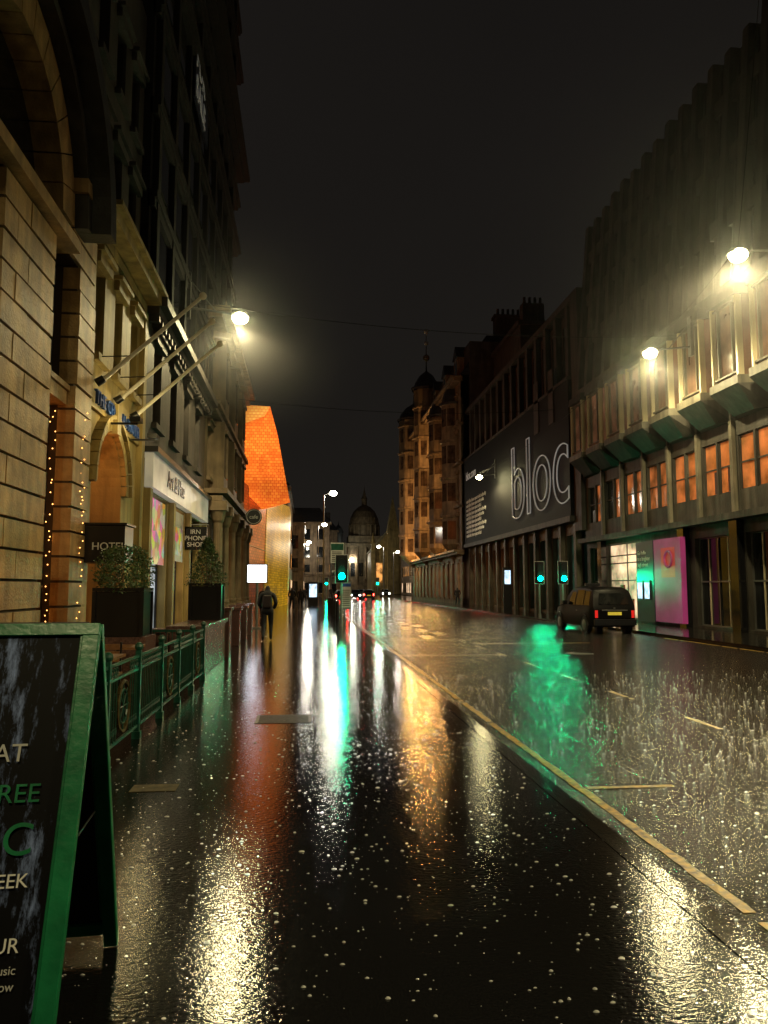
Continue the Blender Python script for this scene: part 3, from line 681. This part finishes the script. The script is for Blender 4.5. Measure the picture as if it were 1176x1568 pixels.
for y,x in ((77,4),(82,7),(90,5),(97,8)):
    b.box(X0+x,X0+x+3,y,y+1.1,24,30,'stoneD'); b.box(X0+x-.15,X0+x+3.15,y-.15,y+1.25,30.003,30.3,'stoneD')
    for i in range(5): b.tube((X0+x+.4+i*.55,y+.55,30.3),(X0+x+.4+i*.55,y+.55,31.1),.17,.14,'stoneD',8)
def oriel(cy,z0,z1,r=1.5,lit=.3):
    cx=X0
    b.lathe(cx,cy,[(.1,z0-1.8),(r*.7,z0-.6),(r,z0)],'stoneV',8); b.lathe(cx,cy,[(r,z0),(r,z1)],'stoneV',8); b.lathe(cx,cy,[(r+.25,z1),(r+.3,z1+.25),(r,z1+.3),(r*.9,z1+1),(r*.55,z1+2),(.12,z1+2.7),(.05,z1+4.2),(0,z1+4.3)],'copper',12)
    z=z0+.5
    while z+2<z1:
        for a in (math.pi+.39,math.pi-.39,math.pi-1.17,math.pi+1.17):
            c,s_=math.cos(a),math.sin(a); q=r*.935
            px,py=cx+c*q,cy+s_*q; tx,ty=-s_*.42,c*.42
            b.quad((px-tx,py-ty,z),(px+tx,py+ty,z),(px+tx,py+ty,z+1.9),(px-tx,py-ty,z+1.9),'amberwin' if R()<lit else 'glassbrown')
        b.lathe(cx,cy,[(r+.02,z+2.25),(r+.2,z+2.3),(r+.2,z+2.5),(r+.02,z+2.55)],'stoneV',8)
        z+=4
oriel(88,6.2,21.5,1.4,.05); oriel(98.5,6.2,27.5,1.7,.05); oriel(110.5,6.2,26.0,2.2,.05); oriel(80,6.2,21.0,1.3,.0)
b.ball((X0,98.5,32.0),.45,'stoneV',8); b.tube((X0,98.5,31),(X0,98.5,35.5),.1,.05,'iron',6); b.ball((X0,98.5,34),.3,'whitedim',8); b.ball((X0,98.5,35.6),.35,'whitedim',8)
b.ball((X0,110.5,30.9),.4,'stoneV',8)
vb=b.done()
for p,w in (((X0-1.3,84.5,6.0),200),((X0-1.3,93.5,10.4),600),((X0-1.3,103.5,10.4),750),((X0-1.3,104.5,14.9),800),((X0-1.3,93.6,19.0),600),((X0-1.5,106.6,6.0),700),((X0-1.2,84,14.8),260),((X0-1.2,91.4,6.0),350)): light('facade_uplight',p,w,(1,.50,.15),.1,vb)

b=B('tenement_building'); b.box(XR+3,XR+14,66,75.9,19,25.3,'stoneD')
b.box(XR+2.7,XR+14.2,65.7,75.9,25.303,25.7,'stoneD')
for i,y in enumerate((66.5,69.5,72.5)): b.box(XR+3.4+i,XR+5.4+i,y,y+1,25.7,27.6,'stoneD'); [b.tube((XR+3.7+i+k*.5,y+.5,27.6),(XR+3.7+i+k*.5,y+.5,28.3),.15,.13,'stoneD',7) for k in range(4)]
for y in (67,70,73): b.box(XR+2.96,XR+2.995,y,y+1.2,20.5,23,'glass')
b.done()

# ------------------------------------------------------------------ distant buildings
def block(name,x0,x1,y0,y1,h,face='front',lit=.15,k='stoneV',roof=3):
    b=B(name); b.box(x0,x1,y0,y1,0,h,k)
    b.loft([(x0-.3,y0-.3,h),(x1+.3,y0-.3,h),(x1+.3,y1,h),(x0-.3,y1,h)],[(x0+2,y0+2,h+roof),(x1-2,y0+2,h+roof),(x1-2,y1-2,h+roof),(x0+2,y1-2,h+roof)],'copper')
    b.box(x0-.4,x1+.4,y0-.4,y0-.01,h-.6,h-.1,k); b.box(x0-.25,x1+.25,y0-.25,y0-.01,4.3,4.8,k)
    z=.6
    while z+2<h:
        x=x0+1
        while x+1.2<x1:
            m=('warmshop' if R()<.5 else 'orangewin') if (z<1 and R()<lit*4) else ('amberwin' if R()<lit*.4 else 'glass')
            b.box(x,x+1.2,y0-.06,y0-.02,z,z+2.1,m); b.box(x-.15,x+1.35,y0-.18,y0-.02,z-.2,z-.02,k); x+=2.6
        yy=y0+1
        while yy+1.2<y1:
            for xx,s in ((x0,-1),(x1,1)): b.box(xx+s*.02,xx+s*.06,yy,yy+1.2,z,z+2.1,('warmshop' if z<1 and R()<.5 else 'amberwin' if R()<lit*.5 else 'glass'))
            yy+=2.8
        z+=3.6
    for i in range(2):
        cx=U(x0+2,x1-3); b.box(cx,cx+1.6,y0+3,y0+4,h,h+roof+2,'stoneD')
    return b.done()
block('street_block',-16,-2.2,86,118,13,lit=.1); block('street_block',-14,-.5,122,150,12,lit=.15)
block('street_block',-12,4.5,156,200,15,lit=.12); block('street_block',-10,8,205,240,17,lit=.12)
block('street_block',22,50,150,180,16,lit=.1); block('street_block',16,30,285,310,16,lit=.1); block('street_block',-2,14,260,290,14,lit=.15); block('street_block',33,60,235,270,20,lit=.1)
b=B('domed_building')
cx,cy=17.2,232
b.box(cx-9,cx+9,cy-6,cy+8,0,14,'stoneV'); b.box(cx-9.5,cx+9.5,cy-6.5,cy+8,14,14.7,'stoneV')
for i in range(7): b.tube((cx-7.5+i*2.5,cy-6.6,4),(cx-7.5+i*2.5,cy-6.6,13.5),.45,.4,'stoneV',10); b.box(cx-6.9+i*2.5,cx-5.7+i*2.5,cy-6.06,cy-6.02,5,9,'amberwin' if i%3==0 else 'glass')
b.box(cx-5,cx+5,cy-5,cy+5,14.7,17,'stoneV')
b.lathe(cx,cy,[(4.2,17),(4.2,20.3),(4.7,20.5),(4.5,21),(4.2,22.6),(3.3,24.6),(1.9,26),(.8,26.6),(.8,28.3),(1,28.4),(.5,29.6),(.1,31.5),(0,33)],'stoneV',24)
for i in range(16):
    a=i*math.pi/8; b.tube((cx+4.5*math.cos(a),cy+4.5*math.sin(a),17),(cx+4.5*math.cos(a),cy+4.5*math.sin(a),20.4),.25,.25,'stoneV',6)
for sx in (-8,8): b.lathe(cx+sx,cy-5,[(1.3,14.7),(1.3,17.5),(1.6,17.7),(1.1,19.2),(.2,20.2),(0,21.5)],'copper',12)
db2=b.done()
light('floodlight',(cx-4,cy-14,13),900,(.9,.95,.75),.5,db2)
b=B('church')
cx,cy=21.8,196
b.box(cx-5,cx+5,cy,cy+18,0,11,'stoneB'); b.loft([(cx-5.4,cy-.3,11),(cx+5.4,cy-.3,11),(cx+5.4,cy+18,11),(cx-5.4,cy+18,11)],[(cx-.1,cy-.3,17),(cx+.1,cy-.3,17),(cx+.1,cy+18,17),(cx-.1,cy+18,17)],'stoneB')
b.box(cx-1.4,cx+1.4,cy-2,cy+1,0,16,'stoneB'); b.loft([(cx-1.5,cy-2.1,16),(cx+1.5,cy-2.1,16),(cx+1.5,cy+1.1,16),(cx-1.5,cy+1.1,16)],[(cx-.05,cy-.55,25),(cx+.05,cy-.55,25),(cx+.05,cy-.45,25),(cx-.05,cy-.45,25)],'stoneB')
for sx in (-5,5): b.box(cx+sx-.5,cx+sx+.5,cy-.6,cy+.4,0,13,'stoneB'); b.lathe(cx+sx,cy-.1,[(.6,13),(0,16)],'stoneB',8)
for sx in (-3.4,3.4): b.box(cx+sx-.8,cx+sx+.8,cy-.05,cy-.02,3,8,'amberwin')
b.done()

# ------------------------------------------------------------------ lamps
def lamphead(g,x,y,z,ax,k='lampE',w=.6):
    g.loft([(x-w/2,y-.16,z),(x+w/2,y-.16,z),(x+w/2,y+.16,z),(x-w/2,y+.16,z)],[(x-w*.35,y-.1,z+.16),(x+w*.35,y-.1,z+.16),(x+w*.35,y+.1,z+.16),(x-w*.35,y+.1,z+.16)],'iron')
    g.ball((x,y,z-.04),w*.45,k,8,.7)
def mist(x,y,z,r,d,pw=2.5):
    bm=bmesh.new(); bmesh.ops.create_icosphere(bm,subdivisions=3,radius=r); me=bpy.data.meshes.new('rain_mist'); bm.to_mesh(me); bm.free()
    o=bpy.data.objects.new('rain_mist',me); o.location=(x,y,z); coll.objects.link(o)
    vm=bpy.data.materials.new('rain_mist'); vm.use_nodes=True; nt=vm.node_tree; nt.nodes.clear(); N=nt.nodes; L=nt.links
    out=N.new('ShaderNodeOutputMaterial'); vs=N.new('ShaderNodeVolumeScatter'); vs.inputs['Anisotropy'].default_value=.3
    tc=N.new('ShaderNodeTexCoord'); ln=N.new('ShaderNodeVectorMath'); ln.operation='LENGTH'; L.new(tc.outputs['Object'],ln.inputs[0])
    mr=N.new('ShaderNodeMapRange'); mr.inputs['From Min'].default_value=0; mr.inputs['From Max'].default_value=r*.97; mr.inputs['To Min'].default_value=1; mr.inputs['To Max'].default_value=0
    L.new(ln.outputs['Value'],mr.inputs['Value']); po=N.new('ShaderNodeMath'); po.operation='POWER'; po.inputs[1].default_value=pw; L.new(mr.outputs['Result'],po.inputs[0])
    mu=N.new('ShaderNodeMath'); mu.operation='MULTIPLY'; mu.inputs[1].default_value=d; L.new(po.outputs[0],mu.inputs[0]); L.new(mu.outputs[0],vs.inputs['Density'])
    L.new(vs.outputs[0],out.inputs['Volume']); me.materials.append(vm)
def wall_lamp(x,y,z,xw,power,up=0):
    g=B('street_lamp'); lamphead(g,x,y,z,0)
    s=1 if xw>x else -1
    g.tube((x+s*.2,y,z+.1),(xw,y,z+.28),.035,.045,'iron',8); g.tube((xw-s*.9,y,z+.2),(xw,y,z+1.3),.02,.02,'iron',6); g.box(xw-.06,xw+.06,y-.12,y+.12,z-.1,z+1.5,'iron')
    o=g.done(smooth=True); light('lamp_light',(x,y,z-.42),power,rad=.2,parent=o,spot=172)
wall_lamp(-2.36,26,10.9,XL+.1,1500)
wall_lamp(12.7,20.9,11.55,XR-.9,2900)
wall_lamp(13.4,28.4,10.9,XR-.9,1700)
wall_lamp(14.3,62.7,10.9,XR-.3,1200)
wall_lamp(-2.4,-4,10.9,XL+.1,1000)  # unseen lamp behind the camera, added to light the board and left wall
wall_lamp(13.4,3,10.9,XR-.3,4000)  # unseen lamp out of frame, added to brighten the left stone
mist(12.7,20.9,12.6,9.0,.045); mist(13.4,28.4,10.9,4.5,.045); mist(-2.36,26,10.9,5.5,.045)
def post(x,y,h,arm,power):
    g=B('street_lamp'); g.tube((x,y,0),(x,y,1.2),.11,.1,'iron',12); g.tube((x,y,1.2),(x,y,h),.075,.05,'iron',12); g.tube((x,y,h-.05),(x+arm,y,h+.25),.04,.035,'iron',8)
    lamphead(g,x+arm*1.15,y,h+.18,0,'lampFar',.75); o=g.done(smooth=True)
    light('lamp_light',(x+arm*1.15,y,h-.2),power,(1,.92,.74),.2,o)
post(1.5,69,10,.7,650); post(1.5,104,10,.7,700); post(-.8,150,10,.8,900); post(6,190,10,.8,1200); post(30,175,10,-1,1400); post(12,225,10,1,1300); post(14,140,9,-.8,900); post(-.6,128,9,.8,600); post(18,160,9,.8,800)
g=B('overhead_wires')
def wire(p,q,sag=.3,r=.012):
    p=Vector(p);q=Vector(q);prev=p
    for i in range(1,13):
        t=i/12; c=p.lerp(q,t)-Vector((0,0,sag*4*t*(1-t))); g.tube(prev,c,r,r,'cable',5); prev=c
wire((XL,26,11.4),(XR-.3,30,12.2),.5); wire((XL,42,12.0),(XR-.3,47,13),.5,.014); wire((12.7,20.9,11.8),(13.4,28.4,11.2),.2,.008); wire((13.4,28.4,11.3),(14.3,62.7,11.2),.6,.01); wire((9.5,14,16),(12.7,20.9,11.7),.1,.008)
g.done()

# ------------------------------------------------------------------ signals
def signal(x,y,lit=True,green_z=2.15,pw=50):
    g=B('traffic_light'); z=green_z
    g.tube((x,y,0),(x,y,z+.9),.055,.055,'iron',12); g.tube((x,y,0),(x,y,.25),.09,.08,'iron',12)
    g.box(x-.16,x+.16,y-.25,y-.06,z-.18,z+.82,'black'); g.box(x-.26,x+.26,y-.06,y-.04,z-.28,z+.92,'black')
    for fx0,fx1,fz0,fz1 in ((-.28,.28,z-.3,z-.28),(-.28,.28,z+.92,z+.94),(-.28,-.26,z-.28,z+.92),(.26,.28,z-.28,z+.92)): g.box(x+fx0,x+fx1,y-.062,y-.04,fz0,fz1,'whitedim')
    for i in range(3):
        zz=z+i*.31; g.tube((x,y-.25,zz),(x,y-.262,zz),.13,.13,'gE' if i==0 else 'black',16)
        for t in range(7):
            a=t*math.pi/6; g.box(x+.14*math.cos(a)-.02,x+.14*math.cos(a)+.02,y-.34,y-.253,zz+.14*math.sin(a)-.006,zz+.14*math.sin(a)+.006,'black')
    o=g.done(); light('signal_light',(x,y-.42,z),pw,(0,1,.40),.1,o)
signal(1.5,33.5); signal(12.6,41,pw=35); signal(13.75,40.5,pw=35); signal(11,120,green_z=2.3,pw=60); signal(3.0,118,green_z=2.3,pw=60)
g=B('bus_stop_sign'); x,y=1.42,36.0
g.tube((x+.35,y,0),(x+.35,y,3.75),.045,.045,'iron',10); g.box(x-.32,x+.3,y-.02,y+.02,2.8,3.75,'whitedim'); g.box(x-.3,x+.28,y-.026,y-.021,3.4,3.7,'greenrail')
for i in range(6): g.box(x-.26,x+.2,y-.026,y-.021,2.87+i*.085,2.91+i*.085,'black')
g.done()
g=B('bus_timetable_board'); x,y=1.75,34.6
g.box(x-.25,x+.25,y-.05,y+.05,.7,1.95,'iron'); g.box(x-.21,x+.21,y-.056,y-.051,.78,1.88,'whitedim'); g.box(x-.21,x+.21,y-.06,y-.057,1.7,1.85,'blue')
for i in range(9): g.box(x-.17,x+.17,y-.06,y-.057,.85+i*.085,.88+i*.085,'black')
for s in (-.22,.18): g.box(x+s,x+s+.04,y-.02,y+.02,0,.7,'iron')
g.done()
g=B('illuminated_projecting_sign'); g.box(-2.45,-1.6,32.0,32.16,1.84,2.62,'black'); g.box(-2.41,-1.64,31.99,31.996,1.88,2.58,'box')
for r_,n_ in ((.16,14),(.22,14)):
    pts=[(-2.02+1.35*r_*math.cos(t),31.97,2.14+r_*math.sin(t)) for t in [math.pi*(.0+i/n_) for i in range(n_+1)]]
    for p,q in zip(pts,pts[1:]): g.tube(p,q,.024,.024,'purple',5)
g.tube((-2.02,32.08,0),(-2.02,32.08,1.84),.05,.05,'iron',8); g.box(-2.3,-1.75,31.9,32.26,0,.06,'iron'); g.done()
g=B('advertising_totem'); x,y=.6,72
g.box(x-.45,x+.45,y-.1,y+.1,0,2.2,'black'); g.box(x-.35,x+.35,y-.108,y-.102,.8,2.0,'screen'); g.done()
g=B('advertising_totem'); x,y=13.2,50
g.box(x-.28,x+.28,y-.1,y+.1,0,3.0,'black'); g.box(x-.2,x+.2,y-.108,y-.102,1.9,2.8,'screen'); g.done()
g=B('bollards')
for yy in range(40,60,4): g.lathe(1.6,yy,[(.09,0),(.09,.85),(.11,.87),(.06,.98),(0,1)],'black',10)
g.done()

# ------------------------------------------------------------------ vehicles
def car(name,ox,oy,kind,flip=False,lights=False):
    e=empty(name,(ox,oy,-.10))
    if flip: e.rotation_euler=(0,0,math.pi)
    if kind=='taxi':
        st=[(0,.93),(.06,1.08),(.16,1.36),(.26,1.6),(.42,1.72),(.7,1.78),(2.2,1.8),(2.55,1.74),(2.8,1.58),(3.05,1.33),(3.25,1.1),(3.6,1.05),(4.1,1.0),(4.4,.92),(4.55,.72)]; hw=.88; belt=1.02; rw=.68
    else:
        st=[(0,.8),(.08,.92),(.3,1.1),(.6,1.38),(.9,1.46),(2.0,1.48),(2.4,1.42),(2.9,1.15),(3.15,.98),(3.7,.92),(4.1,.82),(4.3,.65)]; hw=.86; belt=.92; rw=.6
    g=B('body'); secs=[]
    for y,zt in st:
        endt=1-.10*max(0,1-y/.35)-.14*max(0,(y-3.7)/.85)
        bl=min(belt,zt-.03); cab=max(0,(zt-bl))/(st[5][1]-belt); cab=min(1,cab)
        wt=hw-(hw-rw)*cab
        w=hw*endt; wt*=endt
        h=[(w*.95,.28),(w,.42),(w,.72),(w*.975,bl),(wt+.02,zt-.06*(cab)-.01),(wt-.1,zt),(0,zt+.015)]
        secs.append([(a,y,c) for a,c in h]+[(-a,y,c) for a,c in h[-2::-1]])
    for A,C in zip(secs,secs[1:]):
        n=len(A); g.add(A+C,[(i,i+1,n+i+1,n+i) for i in range(n-1)]+[(n-1,0,n,2*n-1)],'taxi')
    g.poly(secs[0],'taxi'); g.poly(secs[-1],'taxi')
    g.done(e,smooth=True)
    H=st[5][1]; g=B('windows')
    X=lambda z: hw*.975-(hw*.975-rw-.02)*(z-belt)/(H-.07-belt)+.012
    if kind=='taxi': wins=[(.42,.95,1.08,1.62),(1.05,1.85,1.08,1.66),(1.95,2.72,1.08,1.58)]
    else: wins=[(.75,1.45,.97,1.36),(1.55,2.4,.97,1.36)]
    for a,c,z0,z1 in wins:
        for s in (1,-1):
            cc=c-.0 if c<2.6 else c-.28
            g.quad((s*X(z0),a,z0),(s*X(z0),c,z0),(s*X(z1),cc,z1),(s*X(z1),a+.04,z1),'glasstaxi')
    if kind=='taxi':
        g.quad((-.6,.045,1.12),(.6,.045,1.12),(.52,.19,1.54),(-.52,.19,1.54),'glass'); g.quad((-.62,2.8,1.6),(.62,2.8,1.6),(.7,3.2,1.16),(-.7,3.2,1.16),'glass')
    else:
        g.quad((-.55,.28,1.1),(.55,.28,1.1),(.5,.56,1.37),(-.5,.56,1.37),'glass'); g.quad((-.55,2.45,1.42),(.55,2.45,1.42),(.66,3.0,1.12),(-.66,3.0,1.12),'glass')
    g.done(e)
    g=B('wheels')
    for yy in ((.85,3.75) if kind=='taxi' else (.75,3.4)):
        for s in (1,-1):
            g.tube((s*(hw-.2),yy,.33),(s*(hw+.015),yy,.33),.33,.33,'rubber',22); g.tube((s*(hw+.016),yy,.33),(s*(hw+.03),yy,.33),.21,.18,'iron',16)
            g.ring((s*(hw-.01),yy,.34),.385,.035,'black','x',18)
    g.done(e,smooth=True)
    g=B('trim'); g.box(-hw+.06,hw-.06,-.09,.02,.34,.56,'black'); g.box(-hw+.1,hw-.1,st[-1][0]-.02,st[-1][0]+.06,.3,.52,'black')
    g.box(-.27,.27,-.02,-.006,.72,.84,'plate') if kind=='taxi' else g.box(-.27,.27,-.03,-.006,.6,.71,'plate')
    for s in (1,-1):
        g.box(s*(hw-.22),s*(hw-.11),-.018,.03,.62,.9,'rE' if lights and not flip else 'taillamp')
        g.box(s*(hw-.32),s*(hw-.16),st[-1][0]-.06,st[-1][0]+.02,.6,.74,'wE' if lights and flip else 'whitedim')
        g.box(s*(hw),s*(hw+.17),2.75 if kind=='taxi' else 2.4,2.87 if kind=='taxi' else 2.5,1.08,1.24,'taxi')
        g.box(s*(hw+.001),s*(hw+.012),1.6,1.75,.85,.88,'iron')
    if kind=='taxi':
        g.box(-.3,.3,2.15,2.35,1.82,1.94,'black'); g.box(-.5,.5,-.03,-.008,.885,.925,'iron'); g.box(-.04,.04,.01,.03,.93,1.0,'iron')
    g.done(e,bevel=.01)
    return e
car('taxi_cab',11.6,28.3,'taxi')
car('car',4.3,95,'car',lights=True); car('car',7.2,118,'car',True,lights=True); car('car',6.4,135,'car',lights=True); car('car',10,140,'car',lights=True); car('car',15,150,'car',True,lights=True); car('car',9,112,'car',lights=True)

# ------------------------------------------------------------------ people
M['coat']=mat('dark_coat',(.012,.012,.015),.6); M['trouser']=mat('dark_trousers',(.015,.017,.022),.7); M['skin']=mat('skin',(.45,.28,.2),.5); M['hair']=mat('dark_hair',(.03,.02,.015),.6); M['shoe']=mat('shoes',(.02,.02,.02),.3); M['bag']=mat('bag',(.03,.02,.02),.5)
def person(x,y,rot=0,h=1.75,ph=1,hood=True,bag=False):
    J=[(0,0,.95),(0,.0,1.12),(0,.02,1.34),(0,.02,1.47),(0,.04,1.55),(0,.06,1.64),(0,.05,1.73),
       (.2,.02,1.42),(.27,-.04,1.17),(.2,.12,1.0),(-.2,.02,1.42),(-.27,-.04,1.17),(-.2,.12,1.0),
       (.1,0,.88),(.11,.17*ph,.52),(.11,.10*ph,.10),(.12,.24*ph,.04),
       (-.1,0,.88),(-.11,-.03*ph,.5),(-.11,-.30*ph,.13),(-.12,-.20*ph,.03),
       (0,.15,1.63),(.0,0,.78)]
    Rr=[.16,.155,.175,.12,.07,.095,.075,.085,.065,.055,.085,.065,.055,.115,.075,.05,.04,.115,.075,.05,.04,.025,.17]
    E=[(0,1),(1,2),(2,3),(3,4),(4,5),(5,6),(3,7),(7,8),(8,9),(3,10),(10,11),(11,12),(0,13),(13,14),(14,15),(15,16),(0,17),(17,18),(18,19),(19,20),(5,21),(0,22)]
    me=bpy.data.meshes.new('tmp'); me.from_pydata([Vector(j)*(h/1.8) for j in J],E,[]); o=bpy.data.objects.new('tmp',me); coll.objects.link(o)
    md=o.modifiers.new('s','SKIN')
    for i,r in enumerate(Rr): me.skin_vertices[0].data[i].radius=(r*h/1.8,r*h/1.8*(.8 if i in (0,1,2,3) else 1))
    me.skin_vertices[0].data[0].use_root=True
    sd=o.modifiers.new('d','SUBSURF'); sd.levels=2; sd.render_levels=2
    dg=bpy.context.evaluated_depsgraph_get(); m2=bpy.data.meshes.new_from_object(o.evaluated_get(dg))
    bpy.data.objects.remove(o)
    for k in ('coat','trouser','skin','hair','shoe'): m2.materials.append(M[k])
    s=h/1.8
    for p in m2.polygons:
        c=p.center/s; p.use_smooth=True
        p.material_index=4 if c.z<.1 else 1 if c.z<.7 else 0 if c.z<1.52 else (2 if (c.y>.1 and c.z<1.7) else (0 if hood else 3))
    w=bpy.data.objects.new('pedestrian',m2); w.location=(x,y,0); w.rotation_euler=(0,0,rot); coll.objects.link(w)
    if bag:
        g=B('rucksack'); g.box(-.14,.14,-.26,-.1,1.02,1.42,'bag'); o=g.done(w,bevel=.04)
person(-1.22,24.6,0,1.8,1,True,True); person(-1.05,57,.2,1.75,-1,False); person(-.45,58,.0,1.68,1,False); person(.3,92,0,1.75,1); person(13.8,70,0,1.75,-1); person(3.5,112,3,1.75,1)
person(-2.4,44,3.0,1.75,1,True); person(-.2,75,3.1,1.72,-1,False); person(.9,80,0,1.8,1,True)

# ------------------------------------------------------------------ world
w=bpy.data.worlds.new('World'); scene.world=w; w.use_nodes=True; N=w.node_tree.nodes; L=w.node_tree.links
bg=N['Background']
tc=N.new('ShaderNodeTexCoord'); sp=N.new('ShaderNodeSeparateXYZ'); L.new(tc.outputs['Generated'],sp.inputs[0])
cr=N.new('ShaderNodeValToRGB'); cr.color_ramp.elements[0].position=.0; cr.color_ramp.elements[0].color=(.0130,.0113,.0095,1); cr.color_ramp.elements[1].position=.7; cr.color_ramp.elements[1].color=(.0080,.0070,.0063,1)
L.new(sp.outputs['Z'],cr.inputs[0])
nz=N.new('ShaderNodeTexNoise'); nz.inputs['Scale'].default_value=2.2; nz.inputs['Detail'].default_value=3; L.new(tc.outputs['Generated'],nz.inputs['Vector'])
mr=N.new('ShaderNodeMapRange'); mr.inputs['To Min'].default_value=.75; mr.inputs['To Max'].default_value=1.25; L.new(nz.outputs['Fac'],mr.inputs['Value'])
L.new(mr.outputs['Result'],bg.inputs['Strength']); L.new(cr.outputs[0],bg.inputs['Color'])

# ------------------------------------------------------------------ camera
cam=bpy.data.cameras.new('camera'); co=bpy.data.objects.new('camera',cam); coll.objects.link(co); scene.camera=co
co.location=(0,0,1.65); cam.sensor_fit='VERTICAL'; cam.sensor_height=36; cam.lens=36*.751; cam.clip_end=1000; cam.clip_start=.05
co.rotation_euler=(math.radians(90+5.63),0,math.radians(-5.72))
